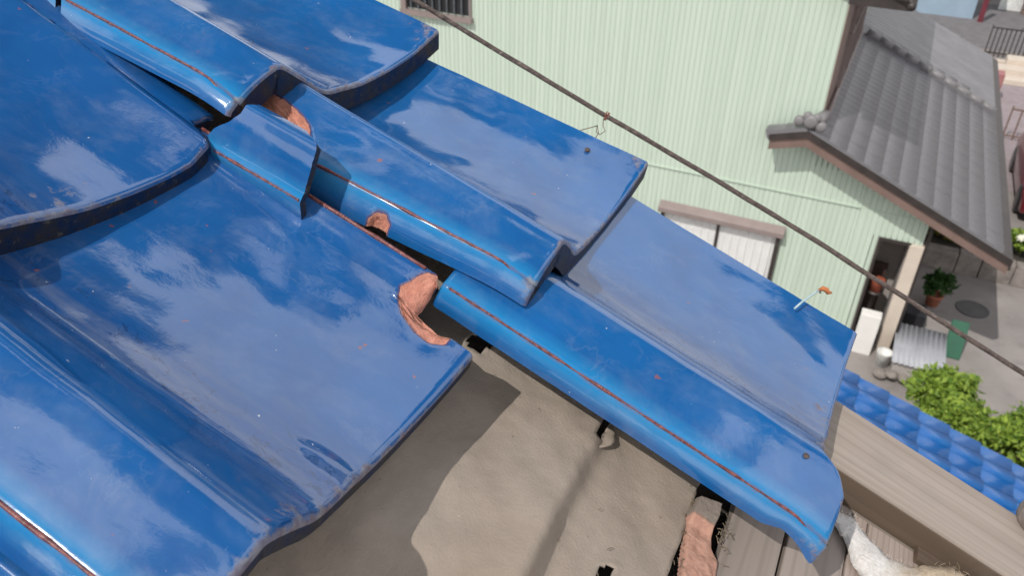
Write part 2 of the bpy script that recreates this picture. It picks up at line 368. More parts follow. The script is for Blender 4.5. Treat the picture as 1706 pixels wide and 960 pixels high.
# upper roof: a gable slab with eave on the right
up = MB()
for (sa, za, sb, zb) in ((.06, -2.71, -4.9, -.55), (-4.9, -.55, -10.6, -3.0)):
    for e0, e1 in ((11.68, 21.5),):
        q = [hl(sa, e0, za), hl(sb, e0, zb), hl(sb, e1, zb), hl(sa, e1, za)]; v = q + [(x, y, z+.16) for x, y, z in q]
        up.add(v, [(0, 1, 2, 3), (7, 6, 5, 4), (0, 4, 5, 1), (1, 5, 6, 2), (2, 6, 7, 3), (3, 7, 4, 0)])
up.add(*hbox(-.66, .08, 11.68, 21.5, -2.74, -2.62)).build('upper_roof', DKBR, house)
MB().tube([hl(.1, e, -2.68) for e in (11.66, 14, 17, 21)], .055, 10).build('gutter', DKBR, house, True)
# porch roof: deck, boards, tiles
RZ = lambda s: -4.47-.437*(s+.77)
pr_ = MB(); q = [hl(-.77, 11.62, -4.55), hl(2.28, 11.62, -4.55-.437*3.05), hl(2.28, 21.4, -4.55-.437*3.05), hl(-.77, 21.4, -4.55)]
pr_.add(q + [(x, y, z+.03) for x, y, z in q], [(3, 2, 1, 0), (4, 5, 6, 7), (0, 1, 5, 4), (1, 2, 6, 5), (2, 3, 7, 6), (3, 0, 4, 7)])
q = [hl(-1.30, 11.62, -4.70), hl(-.77, 11.62, -4.55), hl(-.77, 12.0, -4.55), hl(-1.30, 12.0, -4.70)]
pr_.add(q + [(x, y, z+.03) for x, y, z in q], [(3, 2, 1, 0), (4, 5, 6, 7), (0, 1, 5, 4), (1, 2, 6, 5), (2, 3, 7, 6), (3, 0, 4, 7)])
proof = pr_.build('porch_roof', DKBR, house)
def board(name, s0, z0, s1, z1, h, e0, e1, mat):
    q = [hl(s0, e0, z0-h), hl(s1, e0, z1-h), hl(s1, e1, z1-h), hl(s0, e1, z0-h)]; t = [hl(s0, e0, z0), hl(s1, e0, z1), hl(s1, e1, z1), hl(s0, e1, z0)]
    return MB().add(q+t, [(3, 2, 1, 0), (4, 5, 6, 7), (0, 1, 5, 4), (1, 2, 6, 5), (2, 3, 7, 6), (3, 0, 4, 7)]).build(name, mat, proof)
board('verge_board', -.77, -4.60, 2.26, -4.60-.437*3.03, .17, 11.645, 11.70, BROWN); board('verge_board', -1.28, -4.74, -.77, -4.60, .17, 11.645, 11.70, BROWN)
board('verge_trim', -.77, -4.53, 2.28, -4.53-.437*3.05, .085, 11.61, 11.645, DKBR); board('verge_trim', -1.30, -4.675, -.77, -4.53, .085, 11.61, 11.645, DKBR)
board('soffit', -.77, -4.62, 2.1, -4.62-.437*2.87, .02, 11.70, 12.0, BROWN)
def small_tile(L_, Wd, rise, lipt, nprof=8, verge=False):
    v = []; f = []
    for i in range(nprof+1):
        t = i/nprof; y = t*Wd; z = rise*(.5-.5*math.cos(2*math.pi*min(1, t*1.0)))**1.4
        v += [(0, y, z+lipt), (L_, y, z+lipt+.012), (L_, y, z-.012)]
    for i in range(nprof):
        a = 3*i; b = 3*(i+1); f += [(a, a+1, b+1, b), (a+1, a+2, b+2, b+1)]
    if verge: k = len(v); v += [(0, -.005, lipt), (L_, -.005, lipt+.014), (L_, -.012, -.09), (0, -.012, -.09)]; f.append((k, k+3, k+2, k+1))
    me = bpy.data.meshes.new('roof_tile'); me.from_pydata(v, [], f); me.polygons.foreach_set('use_smooth', [q % 2 == 0 for q in range(len(f))]); me.update(); return me
EXPO = .284; ANG = math.atan(.437); CW = .236
tm = small_tile(EXPO+.03, CW, .008, .014); tm.materials.append(GREYT); tmv = small_tile(EXPO+.03, CW, .010, .018, verge=True); tmv.materials.append(GREYT)
rest = MB(); cnt = 0
for j in range(41):
    for i in range(11):
        L0 = i*EXPO; sx = -.77+L0*math.cos(ANG); zz = -4.505-L0*math.sin(ANG)
        M4 = Matrix.Translation(hl(sx, 11.63+j*CW, zz)) @ Matrix.Rotation(ANG, 4, 'Y') @ Matrix.Rotation(R_(.4*math.sin(i*7+j*3)), 4, 'X')
        if cnt < 295: inst('roof_tile', tmv if j == 0 else tm, proof, M4); cnt += 1
        else: rest.add([M4 @ v.co for v in tm.vertices], [tuple(p.vertices) for p in tm.polygons])
o = rest.build('far_tiles', GREYT, proof); o['kind'] = 'stuff'
for i in range(2):
    inst('roof_tile', tmv, proof, Matrix.Translation(hl(-.79-i*.26, 11.63, -4.49-i*.075)) @ Matrix.Scale(-1, 4, (1, 0, 0)) @ Matrix.Rotation(R_(16), 4, 'Y'))
# ridge beside the wall with its round end ornament, descending ridge farther back
def ridge(name, p0, p1, r, seg, mat):
    p0, p1 = Vector(p0), Vector(p1); d = (p1-p0); n = int(d.length/seg)
    for i in range(n):
        a = p0+d*(i/n); b = p0+d*((i+.97)/n)
        MB().tube([a, b], [r, r*1.06], 10).build(name, mat, proof, True)
ridge('ridge_tile', hl(-.74, 11.66, -4.43), hl(-.62, 12.05, -4.40), .085, .3, GREYT2)
ridge('descending_ridge_tile', hl(-.5, 17.3, -4.52), hl(2.1, 17.3, -4.44-.437*2.87), .07, .26, GREYT2)
MB().add(*(lambda q: (q+[(x, y+.18, z) for x, y, z in q]+[(x, y, z-.16) for x, y, z in q]+[(x, y+.18, z-.16) for x, y, z in q], [(0, 1, 3, 2), (4, 6, 7, 5), (0, 4, 5, 1), (2, 3, 7, 6), (0, 2, 6, 4), (1, 5, 7, 3)]))([hl(-.5, 17.21, -4.54), hl(2.1, 17.21, -4.54-.437*2.6)])).build('ridge_base', GREYT, proof)
orn = MB().lathe([(.08, 0), (.10, .02), (.10, .07), (.08, .09), (.04, .10)], 16); 
o = orn.build('ridge_ornament', GREYT2, proof, True); o.matrix_local = Matrix.Translation(hl(-.77, 11.66, -4.37)) @ Matrix.Rotation(R_(90), 4, 'X')
for (a, b, r) in ((-.16, -.02, .075), (.15, -.06, .075), (-.06, .07, .06), (.07, .06, .06)):
    o = MB().lathe([(r*.7, 0), (r, .02), (r, .07), (r*.6, .09)], 12).build('ridge_scroll', GREYT2, proof, True); o.matrix_local = Matrix.Translation(hl(-.77+a, 11.67, -4.37+b)) @ Matrix.Rotation(R_(90), 4, 'X')
MB().tube([hl(2.26, e, -6.0) for e in (11.65, 15, 18, 21.4)], .035, 8).build('eave_gutter', DKBR, proof, True)
MB().add(*hbox(1.0, 1.17, 12.2, 21.0, G, -5.55)).build('porch_side_wall', GREYW, house)

# --- lower blue roof just below our own roof edge
LA = R_(18)
LM = base(.9, 4.6)
low = empty('annex_building', LM, 'lower blue tiled roof beyond the pale timber', 'annex')
def ll(s, e, z): return (s-.9, e-4.6, z-G)
v, f = [], []
MB().add(*[(lambda a, b: boxv(a[0], b[0], a[1], b[1], a[2], b[2]))(ll(-1.2, 2.9, G), ll(2.9, 5.35, -4.95))][0]).build('wall', CREAM, low)
lz = lambda s: -4.16-math.tan(LA)*(s-.97)
q = [ll(-1.3, 2.6, lz(-1.3)-.06), ll(3.2, 2.6, lz(3.2)-.06), ll(3.2, 5.45, lz(3.2)-.06), ll(-1.3, 5.45, lz(-1.3)-.06)]
ldeck = MB().add(q+[(x, y, z-.08) for x, y, z in q], [(0, 1, 2, 3), (7, 6, 5, 4), (0, 4, 5, 1), (1, 5, 6, 2), (2, 6, 7, 3), (3, 7, 4, 0)]).build('roof_deck', DKBR, low)
def low_glaze():
    M = MT('distant_blue_glaze'); vec = M.coord()
    oi = M.n('ShaderNodeObjectInfo')
    cl = M.mix(M.ramp(M.noise(7, 4, .6, vec), .35, .7), (.006, .11, .38), (.014, .15, .45)); cl = M.mix(M.math('MULTIPLY', oi.outputs['Random'], .35), cl, (.006, .08, .30))
    cl = M.mix(M.ramp(M.noise(16, 4, .6, vec), .735, .76), cl, (.3, .15, .11))
    return M.set(cl, .22, None, IOR=1.6)
def s_tile(L_, Wd):
    prof = [(0, .0), (.012, .026), (.05, .034), (.10, .032), (.125, .012), (.16, 0), (.22, .002), (Wd, .012)]
    v = []; f = []
    for y, z in prof: v += [(0, y, z), (L_, y, z+.018), (L_, y, z-.012)]
    for i in range(len(prof)-1): a = 3*i; b = a+3; f += [(a, a+1, b+1, b), (a+1, a+2, b+2, b+1)]
    v += [(0, 0, -.03), (L_, 0, -.03)]; k = len(v); f.append((0, k-2, k-1, 1))
    me = bpy.data.meshes.new('roof_tile'); me.from_pydata(v, [], f); me.polygons.foreach_set('use_smooth', [q % 2 == 0 for q in range(len(f)-1)]+[False]); me.update(); return me
st = s_tile(.275, .268); st.materials.append(low_glaze())
for j in range(10):
    for i in range(18):
        sx = -1.25+i*.245*math.cos(LA); ee = 5.45-.268*(j+1)
        inst('roof_tile', st, low, Matrix.Translation(ll(sx, ee, lz(sx)-.02+.002*math.sin(i*5+j))) @ Matrix.Rotation(LA, 4, 'Y'))

# --- plants
def leaf_mat(name, a, b, tr=.35):
    M = MT(name); oi = M.attr('tint'); cl = M.mix(oi, a, b)
    M.set(cl, .5, None, IOR=1.4); M.b.inputs['Transmission Weight'].default_value = 0
    t = M.n('ShaderNodeBsdfTranslucent'); M.l(cl, t.inputs[0]); ms = M.n('ShaderNodeMixShader'); ms.inputs[0].default_value = tr
    M.l(M.b.outputs[0], ms.inputs[1]); M.l(t.outputs[0], ms.inputs[2]); M.l(ms.outputs[0], M.o.inputs[0]); return M.m
LEAF = leaf_mat('fresh_leaves', (.085, .175, .02), (.36, .48, .07)); LEAFD = leaf_mat('dark_leaves', (.02, .06, .015), (.06, .14, .03))
BARK = simple('bark', (.10, .075, .055), .9, .3, 20, .6, 60, .01)
def crown(name, mat, parent, blobs, n, size, rnd):
    v = []; f = []; tint = []
    tot = sum(b[3]**2 for b in blobs)
    for (cx, cy, cz, r, fl) in blobs:
        k = int(n*r*r/tot); sub = [Vector((rnd.gauss(0, 1), rnd.gauss(0, 1), rnd.gauss(.2, 1))).normalized()*r*rnd.uniform(.55, 1) for _ in range(14)]
        for i in range(k):
            c = rnd.choice(sub); d = Vector((rnd.gauss(0, 1), rnd.gauss(0, 1), rnd.gauss(0, 1)))*r*.20
            p = Vector((cx, cy, cz)) + Vector((c.x+d.x, c.y+d.y, (c.z+d.z)*fl))
            nrm = (c+d+Vector((rnd.gauss(0, .5), rnd.gauss(0, .5), .6))).normalized(); a = nrm.cross(Vector((rnd.gauss(0, 1), rnd.gauss(0, 1), rnd.gauss(0, 1)))).normalized(); b = nrm.cross(a)
            l = size*rnd.uniform(.7, 1.35); w = l*.42; q = len(v)
            v += [p-a*l, p+b*w-nrm*l*.12, p+a*l, p-b*w-nrm*l*.12]; f.append((q, q+1, q+2, q+3)); t = min(1, max(0, rnd.gauss(.5, .25))); tint += [t]*4
    o = mesh_obj(name, v, f, mat, parent, False); at = o.data.attributes.new('tint', 'FLOAT', 'POINT'); at.data.foreach_set('value', tint); return o
def shrub(name, s, e, blobs, label, n=2600, size=.05, mat=None, cat='shrub', seed=1, group=None):
    rnd = random.Random(seed); r = empty(name, base(s, e), label, cat, group)
    zt = max(b[2] for b in blobs)
    tr = MB()
    tr.tube([(0, 0, 0), (.03, .02, zt*.4), (-.02, .0, zt*.8)], [.06, .045, .02], 8)
    for b in blobs: tr.tube([(.02, .01, zt*.35), ((b[0])*.5, b[1]*.5, (zt*.4+b[2])*.5), b[:3]], [.035, .025, .01], 6)
    tr.build('trunk', BARK, r, True); crown('crown', mat or LEAF, r, blobs, n, size, rnd); return r
shrub('shrub', 1.70, 9.0, [(0, 0, 1.52, .34, .8), (-.26, .1, 1.55, .24, .8), (.26, -.1, 1.25, .32, .8), (.03, .2, 1.68, .24, .8), (.08, -.28, 1.05, .34, .8), (.30, .18, 1.42, .2, .8)], 'round bright green shrub just beyond the lower blue roof', 9000, .045, seed=4)
shrub('shrub', 2.55, 8.6, [(0, 0, 1.5, .36, .9), (-.12, .15, 1.35, .34, .9), (.15, -.1, 1.7, .28, .8), (.1, .2, 1.35, .36, .8)], 'bright green shrub cut off by the right edge of the picture', 6500, .045, seed=9)

# --- courtyard things behind the porch post
def stone_kerb():
    r = empty('planter_wall', base(1.5, 15.1), 'low pale stone planter wall along the courtyard', 'planter wall'); rnd = random.Random(2)
    ST = simple('rough_stone', (.25, .22, .20), .9, .35, 5, .7, 30, .02); x = 0
    while x < 5:
        l = rnd.uniform(.38, .62); bevel(MB().box(x, x+l-.012, -.02+rnd.uniform(-.012, .012), .22, 0, .42+rnd.uniform(-.015, .015)).build('stone', ST, r), .015); x += l
    MB().box(0, 5, .22, 1.3, 0, .36).build('soil', MUD_VOID, r)
stone_kerb()
fp = shrub('flowering_plant', 2.95, 15.65, [(0, 0, .62, .30, .6), (.35, .1, .6, .3, .6), (-.3, .05, .55, .22, .6)], 'leafy green plants with a white bloom behind the stone planter wall', 1800, .06, seed=5, cat='plant')
shrub('flowering_plant', 1.95, 15.65, [(0, 0, .55, .22, .6), (.3, .1, .5, .2, .6), (-.25, .1, .5, .2, .6)], 'low dark plants with yellow flowers in the porch roof shadow', 1200, .05, mat=leaf_mat('yellowish_leaves', (.03, .08, .02), (.45, .38, .04)), seed=6, cat='plant')
bl = MB(); rnd = random.Random(8)
for i in range(26):
    a = rnd.uniform(0, 6.28); bl.tube([(0, 0, 0), (.05*math.cos(a), .05*math.sin(a), rnd.uniform(.0, .06)), (.1*math.cos(a), .1*math.sin(a), rnd.uniform(-.03, .05))], [.012, .028, .006], 5)
o = bl.build('flower_head', simple('white_petals', (.8, .8, .68), .7, .1, 20, 0), fp, True); o.location = (.07, -.23, .80)
wf = shrub('white_flower_bush', 3.62, 17.0, [(0, 0, .9, .34, 1), (.1, .1, 1.25, .28, 1), (.25, -.1, .6, .3, 1)], 'white flowering bush at the right edge beside the porch roof', 1500, .055, mat=leaf_mat('white_blossom', (.10, .18, .05), (.85, .85, .80)), seed=12, cat='bush')
# potted plant
pp = empty('potted_plant', base(1.78, 13.75) @ Matrix.Scale(.8, 4), 'dark leafy plant in a terracotta pot behind the porch post', 'potted plant')
MB().lathe([(.10, 0), (.13, .02), (.165, .24), (.185, .25), (.185, .30), (.16, .30), (.15, .25)], 18).build('pot', simple('terracotta_pot', (.34, .12, .07), .85, .15, 8), pp, True)
crown('foliage', LEAFD, pp, [(0, 0, .52, .26, .9), (.12, .05, .65, .18, .9), (-.1, .1, .6, .18, .9)], 900, .07, random.Random(3))
mc = MB().lathe([(.27, 0), (.27, .012), (.25, .016), (.24, .012), (.1, .013)], 28).build('manhole_cover', simple('cast_iron', (.085, .08, .08), .6, .3, 20, .5, 60, .004), None); mc.matrix_world = base(2.44, 13.92, G+.001); tag(mc, 'dark round manhole cover on the concrete courtyard', 'manhole cover')
# corrugated sheet over a low bin
cs = empty('storage_bin', base(1.58, 11.75), 'low storage bin covered by grey corrugated sheets beside the porch post', 'storage bin')
MB().box(-.33, .33, -.50, .50, 0, .34).build('bin_body', GREYW, cs)
for k in range(2):
    v = []; f = []; n = 25; x0 = -.37+k*.37
    for i in range(n): x = x0+i/(n-1)*.375; z = .37+k*.008+.011*math.cos(i/(n-1)*2*math.pi*5); v += [(x, -.56, z), (x, .56, z+.015)]
    f = [(2*i, 2*i+2, 2*i+3, 2*i+1) for i in range(n-1)]; o = mesh_obj('corrugated_sheet', v, f, simple('grey_sheet', (.36, .37, .40), .45, .12, 4, .1, 30), cs, True); o.modifiers.new('t', 'SOLIDIFY').thickness = .003
gb = bevel(MB().box(-.13, .13, -.03, .03, 0, .62).build('green_board', simple('green_plastic', (.015, .10, .055), .4, .15, 6), None), .01); gb.matrix_world = base(2.12, 12.25) @ Matrix.Rotation(R_(-30), 4, 'X'); tag(gb, 'dark green plastic board leaning at the end of the corrugated bin', 'board')
bx = bevel(MB().box(-.15, .15, -.1, .1, 0, .75).build('meter_box', simple('white_metal', (.78, .76, .73), .5, .05, 6), None), .01); bx.matrix_world = base(.78, 11.8); tag(bx, 'white metal box standing before the entrance door', 'box')
dm = bevel(MB().box(-.16, .16, -.2, .2, 0, .3).build('crate', simple('black_plastic', (.02, .02, .025), .5, .2, 6), None), .01); dm.matrix_world = base(1.5, 13.0); tag(dm, 'black plastic crate behind the corrugated bin', 'crate')
rp = empty('flower_pot', base(.74, 12.25), 'small red flower pot standing in the entrance', 'flower pot')
MB().lathe([(.08, 0), (.11, .2), (.12, .22), (.09, .22)], 14).build('pot', simple('red_pot', (.35, .09, .05), .6), rp, True); rp.location.z += .9
MB().lathe([(.10, -.9), (.11, -.85), (.04, -.8), (.04, -.1), (.12, -.02), (.12, 0)], 12).build('stand', DKBR, rp, True)
sp = empty('garden_clutter', base(1.28, 11.45), 'pale stones and a white bucket heaped at the foot of the porch post', 'clutter')
MB().lathe([(.09, 0), (.12, .26), (.125, .27), (.105, .27), (.09, .05)], 16, (-.16, .1, 0)).build('bucket', simple('white_plastic', (.7, .7, .68), .5), sp, True)
rnd = random.Random(4)
for i in range(7):
    me_ = MB().lathe([(.03, 0), (.09, .03), (.10, .08), (.06, .13), (.02, .14)], 9); o = me_.build('stone', bpy.data.materials['rough_stone'], sp, True); o.location = (rnd.uniform(-.25, .25), rnd.uniform(-.3, .3), rnd.uniform(0, .1)); o.scale = (rnd.uniform(.6, 1.3), rnd.uniform(.6, 1.3), rnd.uniform(.5, 1)); o.rotation_euler.z = i

# --- street beyond the porch roof
car = empty('parked_car', base(4.0, 19.5), 'dark red parked car behind the porch roof', 'car')
PAINT = simple('maroon_paint', (.16, .012, .022), .25, .1, 3, 0, Coat_Weight=.6)
def loft(sections, mat, name, parent):
    v = []; f = []; n = len(sections[0])
    for s_ in sections: v += s_
    for i in range(len(sections)-1):
        for j in range(n): f.append((i*n+j, i*n+(j+1) % n, (i+1)*n+(j+1) % n, (i+1)*n+j))
    f += [tuple(range(n))[::-1], tuple((len(sections)-1)*n+j for j in range(n))]
    o = mesh_obj(name, v, f, mat, parent, True); bevel(o, .03, 2); return o
def sec(y, hw, zb, zt, tw): return [(-hw, y, zb), (hw, y, zb), (hw*1.02, y, (zb+zt)*.55), (tw, y, zt), (-tw, y, zt), (-hw*1.02, y, (zb+zt)*.55)]
loft([sec(-1.75, .66, .3, .55, .55), sec(-1.68, .76, .22, .70, .64), sec(-1.0, .79, .2, .86, .7), sec(-.75, .79, .2, .92, .72), (sec(.9, .79, .2, .95, .72)), sec(1.65, .76, .25, .92, .66), sec(1.78, .66, .32, .75, .55)], PAINT, 'body', car)
loft([sec(-.85, .69, .88, .93, .66), sec(-.15, .64, .9, 1.42, .52), sec(.9, .64, .9, 1.46, .52), sec(1.62, .66, .88, .98, .6)], DARKG, 'cabin_glass', car)
loft([sec(-.12, .53, 1.41, 1.45, .46), sec(.4, .55, 1.43, 1.50, .48), sec(.92, .53, 1.41, 1.46, .46)], PAINT, 'car_roof', car)
for sx in (-1, 1):
    for y in (-1.1, 1.1):
        o = MB().lathe([(.2, -.09), (.3, -.08), (.31, 0), (.3, .08), (.2, .09)], 18).build('wheel', DARKG, car, True); o.matrix_local = Matrix.Translation((sx*.72, y, .31)) @ Matrix.Rotation(R_(90), 4, 'Y')
        h = MB().lathe([(.19, 0), (.17, .02), (.05, .03)], 14).build('rim', simple('alloy', (.4, .4, .42), .3), o, True); h.location.z = sx*.08
    o = MB().lathe([(.02, 0), (.1, .02), (.11, .05), (.05, .07)], 12).build('headlight', simple('lamp_glass', (.6, .6, .62), .1), car, True); o.matrix_local = Matrix.Translation((sx*.52, -1.70, .58)) @ Matrix.Rotation(R_(90), 4, 'X')
def fence(name, s0, e0, length, label, h=.9, n=22, mat=None):
    r = empty(name, base(s0, e0), label, 'fence')
    for z in (.12, h): MB().box(0, length, -.02, .02, z-.02, z+.02).build('rail', mat, r)
    for i in range(n+1): x = length*i/n; MB().box(x-.018, x+.018, -.015, .015, 0, h+(.08 if i % 6 == 0 else 0)).build('baluster', mat, r)
fence('metal_fence', 2.75, 30.0, 3.0, 'dark metal fence along the street', mat=DKBR)
fence('metal_fence', 3.1, 22.6, 4.0, 'brown railing behind the dark red car', h=.8, n=18, mat=BROWN)
rb = empty('post_box', base(2.80, 25.6), 'faded red cabinet standing by the street', 'cabinet')
bevel(MB().box(-.22, .22, -.2, .2, .1, .8).build('cabinet', simple('faded_red', (.36, .15, .15), .6, .1, 4), rb), .02); MB().box(-.18, .18, -.16, .16, 0, .1).build('foot', DKBR, rb); MB().box(-.18, .18, -.212, -.2, .17, .73).build('door', simple('faded_red_door', (.38, .17, .17), .6, .1, 4), rb)
def plain_house(s, e, w, d, h, wallm, roofm, label, wins=((.3, 1.0),)):
    r = empty('distant_house', base(s, e), label, 'house')
    MB().box(0, w, 0, d, 0, h).build('wall', wallm, r)
    q = [(-.4, -.5, h), (w+.4, -.5, h), (w+.4, d+.5, h), (-.4, d+.5, h)]; MB().add(q+[(w*.5-.01, -.5, h+w*.2), (w*.5+.01, -.5, h+w*.2), (w*.5+.01, d+.5, h+w*.2), (w*.5-.01, d+.5, h+w*.2)], [(3, 2, 1, 0), (0, 1, 5, 4), (2, 3, 7, 6), (1, 2, 6, 5), (3, 0, 4, 7), (4, 5, 6, 7)]).build('roof', roofm, r)
    for (x, z) in wins:
        o = MB().box(x, x+.9, -.06, -.004, z, z+1.1).build('window', TAUPE, r); MB().box(x+.06, x+.84, -.07, -.062, z+.06, z+1.04).build('pane', GLASS, o)
BLW = simple('pale_blue_wall', (.30, .40, .50), .7, .08, 2); OFFW = simple('off_white_wall', (.66, .64, .60), .8, .08, 2)
plain_house(-2.2, 34.5, 4.6, 7, 3.2, BLW, GREYT, 'pale blue low building across the street', ((.5, 1.2), (2.6, 1.2)))
plain_house(4.2, 39.0, 6, 7, 4.6, OFFW, GREYT, 'off white house far behind the fence', ((.5, 1.0), (2.5, 1.0), (4.4, 1.0)))
plain_house(-14, 42, 7, 8, 5.5, OFFW, DKBR, 'off white house hidden behind the green house', ((1, 1), (4, 1)))
plain_house(13, 38, 7, 8, 5.5, CREAM, GREYT, 'cream house farther along the street', ((1, 1), (4, 1)))
wp = MB().box(-.45, .45, -.05, .05, 0, 1.5).build('billboard', simple('white_sheet', (.8, .8, .78), .6), None); wp.matrix_world = base(3.75, 36.6); tag(wp, 'bright white billboard standing across the street', 'billboard')  # plain upright white panel of no known use
wp = bevel(MB().box(-.09, .09, -.04, .04, 0, 2.1).build('red_shutter', simple('red_paint', (.16, .03, .045), .5), None), .01); wp.matrix_world = base(2.65, 34.2); tag(wp, 'dark red upright board beside the pale blue building', 'board')
kb = bevel(MB().box(0, 8, -.1, .1, 0, .3).build('street_kerb', CREAM, None), .02); kb.matrix_world = base(2.9, 28.6); tag(kb, 'pale concrete kerb at the foot of the street fence', 'kerb')

rs = empty('concrete_steps', base(2.75, 27.2), 'beige concrete steps beside the street fence', 'steps')
for k in range(3): bevel(MB().box(.25*k, 2.6, .5*k, .5*k+.49, 0, .16*(k+1)).build('step', CREAM, rs), .015)
for k, (a, b, h_, lb) in enumerate(((4.35, 36.4, .9, 'stack of brown wooden crates farthest along the street'), (4.95, 36.2, .55, 'single brown wooden crate near the white billboard'))):
    r = empty('wooden_crate', base(a, b), lb, 'crate')
    for q in range(5): MB().box(-.3, .3, -.31, -.29, .02+q*h_/5, .02+(q+.8)*h_/5).build('slat', BROWN, r)
    MB().box(-.29, .29, -.288, .29, 0, h_).build('crate_body', DKBR, r)

# ------------------------------------------------------------------ foreground roof
TH = R_(22)
S = (SH*math.cos(TH) - ZV*math.sin(TH)); N = S.cross(EV)
ORG = Vector((.01000554, .49251174, -.3427963 + CAMH))
ROOFM = Matrix.Translation(ORG) @ Matrix((S, EV, N)).transposed().to_4x4()
roof = empty('tiled_roof', ROOFM, 'glossy blue tiled roof in the foreground with broken and missing tiles', 'roof')

def pl_interp(pts):
    pts = sorted(pts)
    def f(y):
        if y <= pts[0][0]: return pts[0][1]
        for (a, b), (c, d) in zip(pts, pts[1:]):
            if y <= c: return b + (d-b)*(y-a)/max(1e-9, c-a)
        return pts[-1][1]
    return f
def sdf(poly, x, y):
    d = 1e9; ins = False; n = len(poly)
    for i in range(n):
        ax, ay = poly[i]; bx, by = poly[(i+1) % n]
        ex, ey = bx-ax, by-ay; wx, wy = x-ax, y-ay
        t = max(0, min(1, (wx*ex+wy*ey)/(ex*ex+ey*ey+1e-12))); dx, dy = wx-ex*t, wy-ey*t
        d = min(d, dx*dx+dy*dy)
        if (ay > y) != (by > y) and x < (bx-ax)*(y-ay)/(by-ay)+ax: ins = not ins
    d = math.sqrt(d); return -d if ins else d

